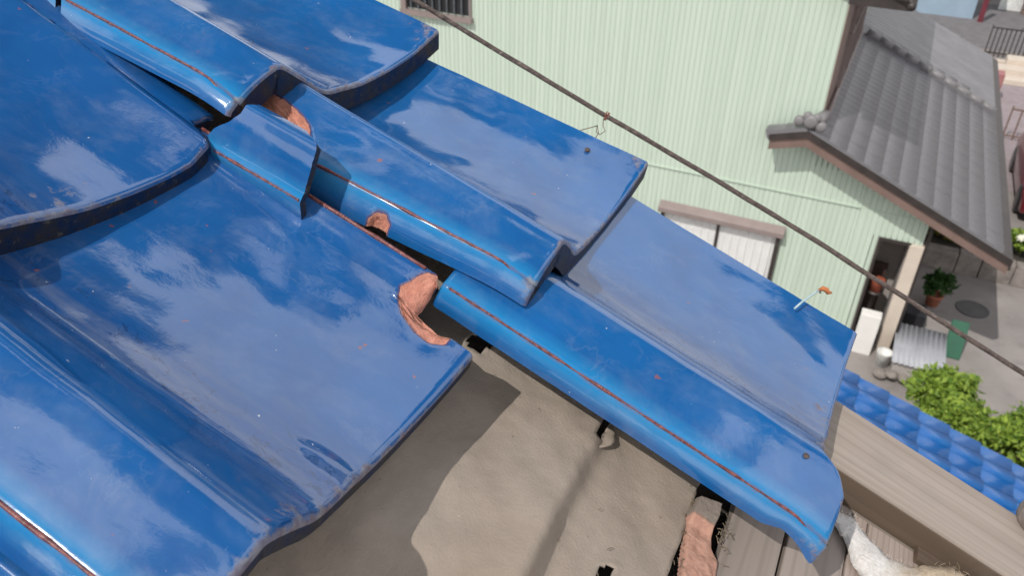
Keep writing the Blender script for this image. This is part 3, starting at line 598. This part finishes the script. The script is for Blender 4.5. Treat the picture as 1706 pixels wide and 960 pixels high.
def make_tile(name, parent, prof, xf, xb, loc, rot, lip=None, ycut=None, tap=0., sag=.006, thick=.015, nose=.009, nx=56, dens=5, rndf=.004, rndb=0.,
              brokenf=False, brokenb=False, spalls=(), depth=.004, bumps=(), droop=.009, fscale=None, ex_y=(), seed=0, jag=0., jagflank=0., wearblob=(), label=None, bead=True, beadx=None, scl=1., deep=0., fmat=2, bmat=2):
    (yf, zf), (yc, zc), (yt, zt), (yv, zv) = prof
    C = [(yf, zf, 1), (yf*.8, zf*.62, 1), (yf*.3-.0004, zf*.25, 1), (0, 0, 1), (.006, zc*.115+.0004, 1), (yc*.45, zc*.50, 1), (yc*.82, zc*.89, 1), (yc*1.1, zc*.96, .95),
         (yc+(yt-yc)*.46, zt+(zc-zt)*.56, .5), (yc+(yt-yc)*.8, zt+.13*(zc-zt), .12), (yt+(yv-yt)*.06, zt-.0005, 0),
         (yt+(yv-yt)*.35, zt+.35*(zv-zt)-sag, 0), (yt+(yv-yt)*.7, zt+.7*(zv-zt)-sag, 0), (yv, zv, 0)]
    if lip: C += lip
    pts = []; ki = 0
    for i in range(len(C)-1):
        p0, p1, p2, p3 = C[max(i-1, 0)], C[i], C[i+1], C[min(i+2, len(C)-1)]
        nseg = max(2, int(math.hypot(p2[0]-p1[0], p2[1]-p1[1])/.025*dens)+1)
        if i == 3: ki = len(pts)
        for k in range(nseg):
            t = k/nseg
            q = [.5*((2*p1[j]) + (-p0[j]+p2[j])*t + (2*p0[j]-5*p1[j]+4*p2[j]-p3[j])*t*t + (-p0[j]+3*p1[j]-3*p2[j]+p3[j])*t**3) for j in range(3)]
            pts.append(q)
    pts.append(list(C[-1]))
    for ey in ex_y:                                        # extra samples at a step of the outline
        for i in range(ki, len(pts)-1):
            if pts[i][0] < ey < pts[i+1][0]:
                t = (ey-pts[i][0])/(pts[i+1][0]-pts[i][0]); pts.insert(i+1, [a+(b-a)*t for a, b in zip(pts[i], pts[i+1])]); break
    if ycut: pts = [p for p in pts if p[0] <= ycut]
    ny = len(pts)
    arc = [0]
    for a, b in zip(pts, pts[1:]): arc.append(arc[-1] + math.hypot(b[0]-a[0], b[1]-a[1]))
    arc = [a-arc[ki] for a in arc]
    nr = []
    for i in range(ny):
        a = pts[max(i-1, 0)]; b = pts[min(i+1, ny-1)]; dy, dz = b[0]-a[0], b[1]-a[1]; l = math.hypot(dy, dz) or 1; nr.append((-dz/l, dy/l))
    ss = []
    if rndf: fr = [0, .0006, .0014, .0024, .004, .0065, .010, .015, .022]
    else: fr = [0]
    if rndb: br = [0, .0006, .0014, .0024, .004, .0065, .010]
    else: br = [0]
    top = []; bot = []; W = []; SP = []; BD = []; PO = []
    xs_all = []
    for j in range(ny):
        y0, z0, m = pts[j]
        f_ = xf(y0); b_ = xb(y0)
        if jag:
            if brokenf: f_ += jag*(noise.noise((y0*130, seed, 0)) + .6*noise.noise((y0*420, seed, 3)))
            if brokenb: b_ += jag*(noise.noise((y0*130, seed, 9)) + .6*noise.noise((y0*420, seed, 13)))
        xs = [f_-d for d in fr]; inner0 = b_+br[-1]; inner1 = f_-fr[-1]
        k = nx
        mid = [inner1 + (inner0-inner1)*i/k for i in range(1, k)]
        xs = xs + mid + [b_+d for d in br[::-1]]
        xs_all.append((xs, f_, b_))
    nX = len(xs_all[0][0])
    for i in range(nX):
        for j in range(ny):
            y0, z0, m = pts[j]; xs, f_, b_ = xs_all[j]; x = xs[i]
            k = 1+tap*(-x-.12)*m; y = y0*k; z = z0*k
            if arc[j] < 0:
                fsx = fscale(x) if fscale else 1
                if jagflank: fsx *= 1 + jagflank*(noise.noise((x*70, seed, 5)) + .5*noise.noise((x*240, seed, 7)))
                z *= fsx; y *= fsx
            n_y, n_z = nr[j]
            df = f_-x; db = x-b_
            if droop and df < .045:
                wq = max(0., 1-max(0., y0)/.04); z -= droop*((.045-df)/.045)**2*wq*wq*(1 if arc[j] >= 0 else .55)
            off = 0.
            if rndf and df < rndf: off -= rndf-math.sqrt(max(0, rndf*rndf-(rndf-df)**2))
            if rndb and db < rndb: off -= rndb-math.sqrt(max(0, rndb*rndb-(rndb-db)**2))
            off += .0006*noise.noise((x*28+seed*3, y*34, seed))
            for (cx, cy, rx, ry, h) in bumps:
                q = ((x-cx)/rx)**2+((y-cy)/ry)**2
                if q < 1: off += h*(1-q)**2
            sp = .05
            for poly in spalls: sp = min(sp, sdf(poly, x, y))
            if sp < 0: off -= depth*min(1, -sp/.0025)*(1+.5*noise.noise((x*160, y*160, seed))+.45*noise.noise((x*420, y*420, seed))) + max(0, -sp-.004)*.35
            tk = thick + (nose*math.exp(-(max(0, df)/.022)**2) if not brokenf else 0)
            top.append((x, y+n_y*off, z+n_z*off)); bot.append((x, y-n_y*tk, z-n_z*tk))
            w = 0 if brokenf else math.exp(-df/.0065)
            w = max(w, .55*math.exp(-(arc[-1]-arc[j])/.004) if not ycut else 0)
            for (cx, cy, r, a) in wearblob: w = max(w, a*math.exp(-((x-cx)**2+(y-cy)**2)/(r*r)))
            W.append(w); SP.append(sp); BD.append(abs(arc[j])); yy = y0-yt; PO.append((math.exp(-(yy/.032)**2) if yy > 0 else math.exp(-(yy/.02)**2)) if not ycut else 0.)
    verts = top+bot; nT = len(top); faces = []; fmi = []; sm = []
    idx = lambda i, j: i*ny+j
    for i in range(nX-1):
        for j in range(ny-1):
            faces.append((idx(i, j), idx(i+1, j), idx(i+1, j+1), idx(i, j+1))[::-1]); fmi.append(0); sm.append(True)
            faces.append((nT+idx(i, j), nT+idx(i+1, j), nT+idx(i+1, j+1), nT+idx(i, j+1))); fmi.append(1); sm.append(True)
    def strip(ring, mi):
        k = len(verts)
        for (i, j) in ring: verts.append(top[idx(i, j)]); verts.append(bot[idx(i, j)])
        for q in range(len(ring)-1):
            faces.append((k+2*q, k+2*q+1, k+2*q+3, k+2*q+2)); fmi.append(mi); sm.append(False)
    strip([(0, j) for j in range(ny)], fmat if brokenf else 1)
    strip([(nX-1, j) for j in range(ny)][::-1], bmat if brokenb else 1)
    strip([(i, 0) for i in range(nX)][::-1], 3)
    strip([(i, ny-1) for i in range(nX)], 2 if ycut else 1)
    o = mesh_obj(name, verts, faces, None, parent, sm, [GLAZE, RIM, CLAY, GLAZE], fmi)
    extra = len(verts)-nT
    for nm, data, fill in (('wear', W, .75), ('spall', SP, .05), ('bead', BD, .02), ('trough', PO, 0.), ('deep', [deep]*nT, deep)):
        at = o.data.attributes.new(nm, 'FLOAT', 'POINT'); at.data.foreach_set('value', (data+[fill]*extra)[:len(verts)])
    rv = Vector(rot); M4 = Matrix.Translation(loc) @ (Matrix.Rotation(R_(rv.length), 4, rv.normalized()) if rv.length else Matrix())
    M4 = M4 @ Matrix.Scale(scl, 4)
    o.matrix_local = M4
    if label: o['label'] = label
    if bead:
        bx0 = (xb(0) if beadx is None else beadx)+.002+rndb; bx1 = xf(0)-.0015; pp = []
        nseg = 60
        for q in range(nseg+1):
            x = bx0+(bx1-bx0)*q/nseg; df = xf(0)-x
            dz = -droop*((.045-df)/.045)**2 if droop and df < .045 else 0
            u_ = max(0, (.028-df)/.028) if not brokenf else 0
            pp.append((x, yf*u_*.35 + .0004*noise.noise((x*45, seed, 1)), dz + zf*.35*u_ + .0004 + .0004*noise.noise((x*60, seed, 2))))
        MB().tube(pp, [(.0012 if deep > .2 else .0009)+.0008*noise.noise((p[0]*38, seed, 8))+.0003*noise.noise((p[0]*160, seed, 9)) for p in pp], 8).build('edge_bead', BEAD, o, True)
    return o, M4

K = lambda v: (lambda y: v)
PA1 = ((-.0127, -.0144), (.0506, .0129), (.1172, -.0333), (.2841, -.0138))
PA2 = ((-.0113, -.0228), (.0519, .0168), (.112, -.0347), (.2847, -.0133))
PA3 = ((-.0075, -.0184), (.0521, .0192), (.118, -.019), (.2819, -.0184))
PB1 = ((-.0099, -.0203), (.0517, .0182), (.1148, -.0205), (.2831, -.0219))
PB2 = ((-.0099, -.0203), (.0535, .0214), (.1164, -.0245), (.2832, -.03))
PF = ((-.0027, -.0289), (.0325, .0339), (.1156, -.0257), (.2833, -.0166))
A1L, A1R = Vector((-.2875, .0194, .0001)), (-.96, -8.1, -3.54)
A2L, A2R = Vector((-.0024, .0226, .0046)), (-1.18, -8.16, -1.37)
A3L, A3R = Vector((.2829, -.0104, -.0215)), (1.14, -2.0, -1.73)
B1L, B1R = Vector((-.2984, -.2946, .0003)), (-2.43, .19, -4.13)
B2L, B2R = Vector((-.0215, -.3234, -.004)), (-.41, -3.9, -2.15)

crack = pl_interp([(-.03, -.158), (-.0175, -.171), (-.001, -.1895), (.05, -.245), (.08, -.25), (.3, -.262)])
make_tile('roof_tile', roof, PA1, K(0), crack, A1L, A1R, tap=1.32, scl=1.06, sag=.010, brokenb=True, bmat=1, jag=.001, seed=1, nx=70, wearblob=[(-.012, .268, .02, .9), (-.004, .1, .02, .75)],
          label='blue verge tile at the top, its nose arching over the dark gap')
make_tile('roof_tile', roof, PA1, lambda y: crack(y)-.0065, K(-.42), A1L, A1R, tap=1.32, scl=1.06, sag=.010, brokenf=True, fmat=1, rndf=0, droop=0, jag=.001, seed=1, nx=50,
          label='cracked-off upper end of the topmost blue verge tile')
fr2 = pl_interp([(-.0165, -.1975), (0, -.2192), (.008, -.238), (.016, -.266), (.026, -.30), (.036, -.36), (.3, -.36)])
make_tile('roof_tile', roof, PA2, K(0), fr2, A2L, A2R, tap=1.655, sag=.010, brokenb=True, jag=.0016, seed=2, nx=130, dens=9, depth=.006,
          spalls=[[(-.2192, .000), (-.2301, .0171), (-.240, .030), (-.252, .0359), (-.2805, .0428), (-.37, .05), (-.45, -.05), (-.2, -.03)],
                  [(-.150, -.03), (-.147, -.010), (-.142, -.0060), (-.134, -.0058), (-.128, -.0088), (-.126, -.03)]],
          wearblob=[(-.012, .27, .018, .85), (-.003, .12, .02, .72), (-.004, .0, .012, .8)],
          label='broken blue verge tile in the middle with bare clay at its upper corner')
a3f = pl_interp([(-.02, -.004), (.0, -.003), (.032, -.008), (.045, -.017), (.055, -.032), (.066, -.037), (.085, -.026), (.119, -.019), (.28, -.018)])
make_tile('roof_tile', roof, PA3, a3f, K(-.348), A3L, A3R, tap=.0, sag=.004, rndb=.006, seed=3, nx=110, dens=8,
          fscale=pl_interp([(-1, 1), (-.05, 1), (-.036, .72), (-.022, .82), (-.008, 1.12), (0, 1.1)]), wearblob=[(-.03, .14, .03, .62), (-.01, -.01, .02, .7)],
          label='lowest blue verge tile hanging over the bare roof boards')
lipB = [(.3, -.0275, 0), (.311, -.0215, 0), (.318, -.0175, 0), (.3235, -.0195, 0)]
lipB1 = [(.289, -.0225, 0), (.296, -.0225, 0), (.303, -.023, 0), (.311, -.0235, 0), (.319, -.027, 0)]
make_tile('roof_tile', roof, PB1, pl_interp([(0, 0), (.26, .002), (.284, -.005), (.290, -.024), (.2925, -.033), (.35, -.036)]), K(-.44), B1L, B1R, deep=.30, lip=lipB1, sag=.010, seed=4, nx=80, ex_y=(.2895, .2922), thick=.018,
          wearblob=[(-.006, .16, .03, .8), (-.03, .297, .012, .85)], label='big blue pan tile at the upper left with a dark curved front edge')
b2f = pl_interp([(0, 0), (.2826, 0), (.2836, -.024), (.2862, -.028), (.2885, -.047), (.2912, -.057), (.308, -.0585), (.33, -.0572)])
bt, _ = make_tile('roof_tile', roof, PB2, b2f, K(-.40), B2L, B2R, deep=.22, lip=lipB, nose=.002, rndf=.006, tap=.4, sag=.007, seed=5, nx=150, dens=11, jag=.0012, ex_y=(.2823, .2832, .2838, .2872, .2892), depth=.0045,
          spalls=[[(-.058, .34), (-.0606, .325), (-.0719, .3144), (-.0794, .2999), (-.0736, .2886), (-.0633, .2784), (-.0458, .2706), (-.0312, .2692), (-.0216, .2754), (-.0219, .2835), (-.02, .34)]],
          bumps=[(-.0205, .1365, .028, .0095, .0030)], wearblob=[(-.006, .085, .016, .95), (-.004, .12, .02, .8), (-.01, .05, .01, .6)],
          label='large blue pan tile in front with a chipped clay notch at its right corner')
MB().tube([(-.30+.012*i, .3195+.0005*noise.noise((i*.4, 1, 1)), -.0168) for i in range(20)], [.0016+.0006*noise.noise((i*.7, 3, 1)) for i in range(20)], 8).build('worn_lip', BEAD, bt, True)
# neighbours along the same courses, mostly beyond the picture's left and lower edge
make_tile('roof_tile', roof, PA1, K(0), K(-.36), A1L+Vector((-.315, .004, .012)), A1R, tap=1.0, sag=.01, seed=6, nx=30, label='blue verge tile of the next course up')
make_tile('roof_tile', roof, PB1, K(0), K(-.36), B1L+Vector((-.31, .01, .006)), B1R, lip=lipB1, sag=.01, seed=7, nx=30, label='blue pan tile of the next course up')
make_tile('roof_tile', roof, PB2, K(0), K(-.36), B2L+Vector((.005, -.303, -.002)), B2R, lip=lipB1, sag=.007, seed=8, nx=40, label='blue pan tile at the lower left corner')
make_tile('roof_tile', roof, PB1, K(0), K(-.36), B1L+Vector((.0, -.305, -.002)), B1R, lip=lipB1, sag=.01, seed=9, nx=30, label='blue pan tile left of the big pan tile')

# nails and their rust
def nail(u, v, z, par_M, r=.003):
    o = MB().lathe([(r*.6, -.004), (r, .0), (r*.8, .0008), (r*.2, .0012)], 10).build('nail_head', RUST, roof, True)
    o.matrix_local = par_M @ Matrix.Translation((u, v, z)); return o
def tM(loc, rot):
    rv = Vector(rot); return Matrix.Translation(loc) @ Matrix.Rotation(R_(rv.length), 4, rv.normalized())
nail(-.0616, .263, -.0185, tM(A2L, A2R)); nail(-.046, .0415, .0178, tM(A3L, A3R), .0024)

# the underlay felt, torn at its lower end
DECK = -.10
def felt():
    us = [-.75+.02*i for i in range(30)] + [-.15+.0035*i for i in range(101)]
    vs_ = [-1.0+.02*i for i in range(38)] + [-.24+.0035*i for i in range(132)]
    foldc = pl_interp([(-.24, .113), (-.127, .110), (-.076, .108), (-.036, .109), (0, .108), (.046, .100), (.2, .09)])
    tear = pl_interp([(-1, .2), (-.056, .202), (-.038, .203), (-.009, .204), (.012, .200), (.035, .198), (.1, .205), (.22, .2)])
    holes = [[(.101, .046), (.107, .036), (.1095, .018), (.106, .000), (.1052, .016), (.1025, .029)], [(-.03, .026), (-.024, .046), (-.011, .037), (-.018, .018)], [(.155, -.086), (.161, -.079), (.1605, -.090), (.1575, -.098), (.152, -.101)]]
    nu, nv = len(us), len(vs_); v = []; keep = []
    for u in us:
        for w in vs_:
            uu = min(u, tear(w) + .0018*noise.noise((w*150, 2, 0)))
            q = u-foldc(w); amp = .007+.019*max(0, min(1, (.06-w)/.16))
            z = amp*(1/(1+math.exp(q/.0034)))*math.exp(-max(0, -q)/.055) + +.0040*noise.noise((u*13, w*9, 1)) + .0018*noise.noise((u*36+w*14, w*30, 4)) + .0007*noise.noise((u*110, w*110, 4))
            z += .004*math.exp(-((u-.0)/.03)**2)*max(0, min(1, (-w)/.2))
            hd = min(sdf(h, uu, w) for h in holes) + .0016*noise.noise((u*300, w*300, 6)) if -.06 < u < .18 and -.12 < w < .07 else 1
            z += .0045*math.exp(-max(0, hd)/.008)
            if uu > tear(w)-.006: z += .0018*noise.noise((w*60, 1, 7))
            v.append((uu, w, DECK+z)); keep.append(hd > 0)
    f = [(i*nv+j, (i+1)*nv+j, (i+1)*nv+j+1, i*nv+j+1) for i in range(nu-1) for j in range(nv-1)
         if keep[i*nv+j] and keep[(i+1)*nv+j+1] and keep[(i+1)*nv+j] and keep[i*nv+j+1]]
    o = mesh_obj('underlay', v, f, FELT, roof, True)
    so_ = o.modifiers.new('thick', 'SOLIDIFY'); so_.thickness = .0018; so_.offset = -1
    o['label'] = 'torn beige grey roofing felt under the missing tiles'
felt()
# curled lip of felt beside the tear
fl = MB(); n_ = 9
pv = [(.1085+.0012*math.sin(i*1.3)+.012*j/4*(1-abs(i-4)/6), .034-.0036*i, DECK+.004+.006*math.sin(j/4*2.2)*(1-abs(i-5)/7)) for i in range(n_) for j in range(5)]
fl.add(pv, [(i*5+j, (i+1)*5+j, (i+1)*5+j+1, i*5+j+1) for i in range(n_-1) for j in range(4)])
o = fl.build('felt_flap', FELT, roof, True); o.modifiers.new('t', 'SOLIDIFY').thickness = .0016
# dark sheet under everything, painting the shade seen through holes and gaps
MB().box(-.75, .75, -1.0, .125, -.165, -.132).build('void_backing', MUD_VOID, roof)
# deck boards laid across the slope
for (u0, u1, w, m_) in ((.2335, .2805, -.1035, BOARD), (.2845, .336, -.1045, BOARD), (.3385, .3525, -.1055, PLANK), (.3545, .405, -.1055, PLANK), (.4075, .46, -.106, PLANK), (.463, .52, -.106, PLANK), (.523, .6, -.106, PLANK)):
    bevel(MB().box(u0, u1, -.45, .124, w-.012, w).build('deck_board', m_, roof), .0012)
b_ = bevel(MB().box(.12, .62, .129, .213, -.118, -.074).build('barge_board', WOOD, roof), .0025); b_['label'] = 'pale weathered timber running down the roof edge'
b_ = bevel(MB().box(.20, .62, .1275, .1289, -.1065, -.0775).build('dark_strip', WOOD_DK, roof), .0004); b_['label'] = 'dark side of the edge timber'  # thin darker strip along the timber's side face
bevel(MB().box(.398, .47, .1115, .1268, -.1055, -.0985).build('dark_strip', WOOD_DK, roof), .001)

# loose tile fragment, leaning in the gap
FM_L, FM_R = Vector((-.1923, -.0178, -.0268)), (14, -10.5, -5.0)
frag, fM = make_tile('tile_fragment', None, PF, pl_interp([(-.01, .002), (0, .003), (.02, .001), (.0314, -.0037), (.0406, -.0236)]), pl_interp([(-.004, -.094), (0, -.094), (.007, -.104), (.012, -.098), (.017, -.088), (.024, -.080), (.05, -.072)]), FM_L, FM_R,
    ycut=.043, rndf=0, brokenf=True, brokenb=True, droop=0, jag=.0014, jagflank=.07, seed=11, nx=46, dens=8, thick=.006, fmat=1)
frag.matrix_world = ROOFM @ fM
tag(frag, 'broken blue tile fragment with jagged lower edge leaning in the gap', 'tile fragment')

# clay shard lying on the boards
def shard():
    poly = [(.199, .024), (.2205, .031), (.222, .016), (.2205, .002), (.226, -.013), (.2335, -.018), (.236, -.034), (.238, -.075), (.209, -.075), (.2085, -.052), (.2005, -.012), (.1975, .003)]
    us = [.194+.0007*i for i in range(68)]; vv = [-.08+.0009*i for i in range(128)]
    v = []; ok = {}
    nV = len(vv)
    for u in us:
        for w in vv:
            d = sdf(poly, u, w); pu, pw = u, w
            low = max(0, min(1, (.0015-w)/.006)); z = .0125 - .006*low + low*.0018*noise.noise((u*120, w*110, 3)) + .0005*noise.noise((u*300, w*300, 5)) - .16*max(0, u-.222)*low
            z *= max(0, min(1, -d/.0022))**.5 if d < 0 else 0
            v.append((pu, pw, DECK-.004+z)); ok[len(v)-1] = d < .0008
    f = [(i*nV+j, (i+1)*nV+j, (i+1)*nV+j+1, i*nV+j+1) for i in range(len(us)-1) for j in range(nV-1) if all(ok[q] for q in (i*nV+j, (i+1)*nV+j, (i+1)*nV+j+1, i*nV+j+1))]
    M = MT('shard_clay'); vec = M.coord(); sx = M.n('ShaderNodeSeparateXYZ'); M.l(M.coord(), sx.inputs[0])
    yy = M.math('ADD', sx.outputs[1], M.math('MULTIPLY', M.math('SUBTRACT', M.noise(90, 4, .6, vec), .5), .01))
    cl = M.mix(M.mr(yy, .001, .0045), M.mix(M.ramp(M.noise(120, 6, .65, vec), .3, .7), (.36, .19, .14), (.50, .29, .22)), M.mix(M.noise(60, 4), (.22, .185, .16), (.30, .25, .215)))
    M.set(cl, .92, M.bump(M.noise(260, 5, .7, vec), .6, .002))
    o = mesh_obj('clay_shard', v, f, M.m, None, True); o.matrix_world = ROOFM
    tag(o, 'pinkish clay shard with a grey upper end lying between felt and boards', 'clay shard')
shard()
# straw and grit
def straw():
    mb = MB(); rnd = random.Random(3)
    for (cu, cv, su, sv, n) in ((.2295, .004, .004, .013, 26), (.199, .006, .002, .012, 16), (.205, -.03, .003, .02, 20), (.15, -.02, .06, .06, 26)):
        for i in range(n):
            p = Vector((rnd.gauss(cu, su), rnd.gauss(cv, sv), DECK+rnd.uniform(.0, .004))); an = rnd.uniform(0, 6.3); l = rnd.uniform(.0008, .003)
            d = Vector((math.cos(an), math.sin(an), rnd.uniform(-.3, .5)))*l
            mb.tube([p-d, p+Vector((0, 0, l*.2)), p+d], rnd.uniform(.0002, .00045), 5)
    o = mb.build('straw_debris', simple('straw', (.20, .155, .105), .9, .5, 200, 0), None); o.matrix_world = ROOFM
    tag(o, 'bits of straw and grit scattered on the felt', 'debris', kind='stuff')
straw()
# insulation wool
def wool():
    path = [(.318, .098, .007), (.330, .094, .012), (.345, .078, .016), (.365, .066, .020), (.39, .072, .028), (.42, .082, .036), (.455, .082, .04), (.50, .078, .042)]
    v = []; n = 22; seg = 90
    for i in range(seg+1):
        t = i/seg*(len(path)-1); k = min(int(t), len(path)-2); q = t-k; q = q*q*(3-2*q)
        cu, cv, r = [a+(b-a)*q for a, b in zip(path[k], path[k+1])]
        for j in range(n):
            a = 2*math.pi*j/n; rr = r*(1+.25*noise.noise((i*.12, math.cos(a)*2, math.sin(a)*2)) + .09*noise.noise((i*.5, math.cos(a)*6, math.sin(a)*6)))
            v.append((cu+.25*rr*math.cos(a), cv+rr*math.cos(a), DECK+.002+.42*rr*math.sin(a)))
    f = [(i*n+j, i*n+(j+1) % n, (i+1)*n+(j+1) % n, (i+1)*n+j) for i in range(seg) for j in range(n)]
    f += [tuple(range(n))[::-1], tuple(seg*n+j for j in range(n))]
    M = MT('fibre_wool'); vec = M.coord(); sx = M.n('ShaderNodeSeparateXYZ'); M.l(M.coord(), sx.inputs[0])
    tan = M.mr(M.math('ADD', sx.outputs[0], M.math('MULTIPLY', M.noise(70, 3), .03)), .375, .41)
    cl = M.mix(tan, (.62, .59, .56), (.46, .36, .25)); cl = M.mix(M.ramp(M.noise(300, 4, .6, vec), .4, .7), cl, M.mix(tan, (.74, .72, .70), (.58, .48, .36)))
    M.set(cl, 1, M.bump(M.noise(450, 5, .7, M.coord((.4, 1, 1))), .8, .002), Subsurface_Weight=.15, Subsurface_Radius=(.01, .008, .006)); 
    o = mesh_obj('insulation_wool', v, f, M.m, None, True); o.matrix_world = ROOFM
    rnd = random.Random(5); mb = MB()
    for q in range(520):
        p = Vector(v[rnd.randrange(len(v))]); l = rnd.uniform(.002, .007); d = Vector((rnd.gauss(0, 1), rnd.gauss(0, .7), abs(rnd.gauss(.3, .5)))).normalized()*l
        mb.tube([p, p+d*.5+Vector((0, 0, .0008)), p+d], .00014, 3, False)
    c = mb.build('loose_fibres', M.m, o); c['kind'] = 'stuff'
    tag(o, 'white and tan tuft of insulation wool below the edge timber', 'insulation')
wool()
# small grey and red end tile by the timber
mb = MB(); pr = [(0, 0), (.006, .02), (.022, .034), (.042, .036), (.056, .022)]
mb.lathe([(.030, 0), (.033, .006), (.034, .02), (.031, .034), (.022, .041), (.008, .0425)], 20)
et = mb.build('end_tile', simple('grey_red_clay', (.24, .20, .18), .6, .4, 60, .5, 150, .002), None, True); et.matrix_world = ROOFM @ Matrix.Translation((.509, .212, -.062)) @ Matrix.Scale(.75, 4) @ Matrix.Rotation(R_(-70), 4, 'Y')
f_ = MB().lathe([(.025, -.0012), (.0255, -.0006), (.012, -.003), (.004, -.0035)], 20).build('red_face', simple('red_glaze', (.22, .045, .035), .2, .3, 40, .2, 60), et, True)
tag(et, 'small round grey end tile with red face at the far end of the timber', 'end tile')

# rusty rod along the verge and its wire ties
rod = []
for i in range(220):
    u = -1.2+.0105*i; rod.append((u, .334+.011*math.exp(-((u-.15)/.2)**2)+.0006*noise.noise((u*20, 1, 1)), -.01+.0006*noise.noise((u*22, 5, 1))))
mb = MB().tube(rod, [.0026+.0003*noise.noise((p[0]*220, 0, 0)) for p in rod], 12)
ro = mb.build('steel_rod', RUST, None, True); ro.matrix_world = ROOFM
tag(ro, 'thin rusty steel rod stretched above the right edge of the blue roof', 'steel rod')
WIRE = simple('old_wire', (.16, .12, .09), .6, .4, 200, .3, 300); ORW = simple('orange_rust', (.50, .17, .06), .8, .35, 200, .6, 300)
def rodp(u): return Vector((u, .334+.011*math.exp(-((u-.15)/.2)**2), -.01))
t1 = empty('wire_tie', ROOFM, 'twisted thin wire hanging from the middle of the rusty rod', 'wire tie')
c = rodp(-.062)
MB().tube([c+Vector((.0035*math.sin(a*.2)-.001+.0009*a*.1, .0044*math.cos(a), .0044*math.sin(a))) for a in [i*.5 for i in range(28)]], .0006, 6).build('coil', simple('red_rust', (.30, .10, .07), .8, .3, 200, .4, 300), t1, True)
MB().tube([c+Vector(p) for p in ((0, 0, -.004), (.004, -.004, -.010), (.009, -.006, -.013), (.006, -.010, -.018), (.001, -.010, -.017), (-.002, -.004, -.013), (.004, -.008, -.018), (.004, -.014, -.026), (.006, -.022, -.034))], .0005, 6).build('hanging_wire', WIRE, t1, True)
MB().tube([c+Vector(p) for p in ((-.001, -.006, -.012), (-.006, -.010, -.016), (-.013, -.017, -.021), (-.017, -.022, -.024))], .0005, 6).build('wire_end', WIRE, t1, True)
t2 = empty('wire_tie', ROOFM, 'pale wire with an orange rust knot at the edge of the lowest verge tile', 'wire tie')
MB().tube([(.2055, .2475, -.0345), (.2065, .250, -.0315), (.2095, .260, -.030), (.214, .272, -.028), (.2205, .288, -.024), (.224, .293, -.03)], .0011, 7).build('wire', simple('pale_wire', (.42, .55, .58), .45, .2, 100, 0), t2, True)
MB().tube([(.2195, .286, -.0245), (.222, .288, -.0215), (.226, .288, -.021), (.229, .290, -.0235), (.232, .291, -.022)], [.0012, .0026, .0029, .0022, .0011], 8).build('rust_knot', ORW, t2, True)
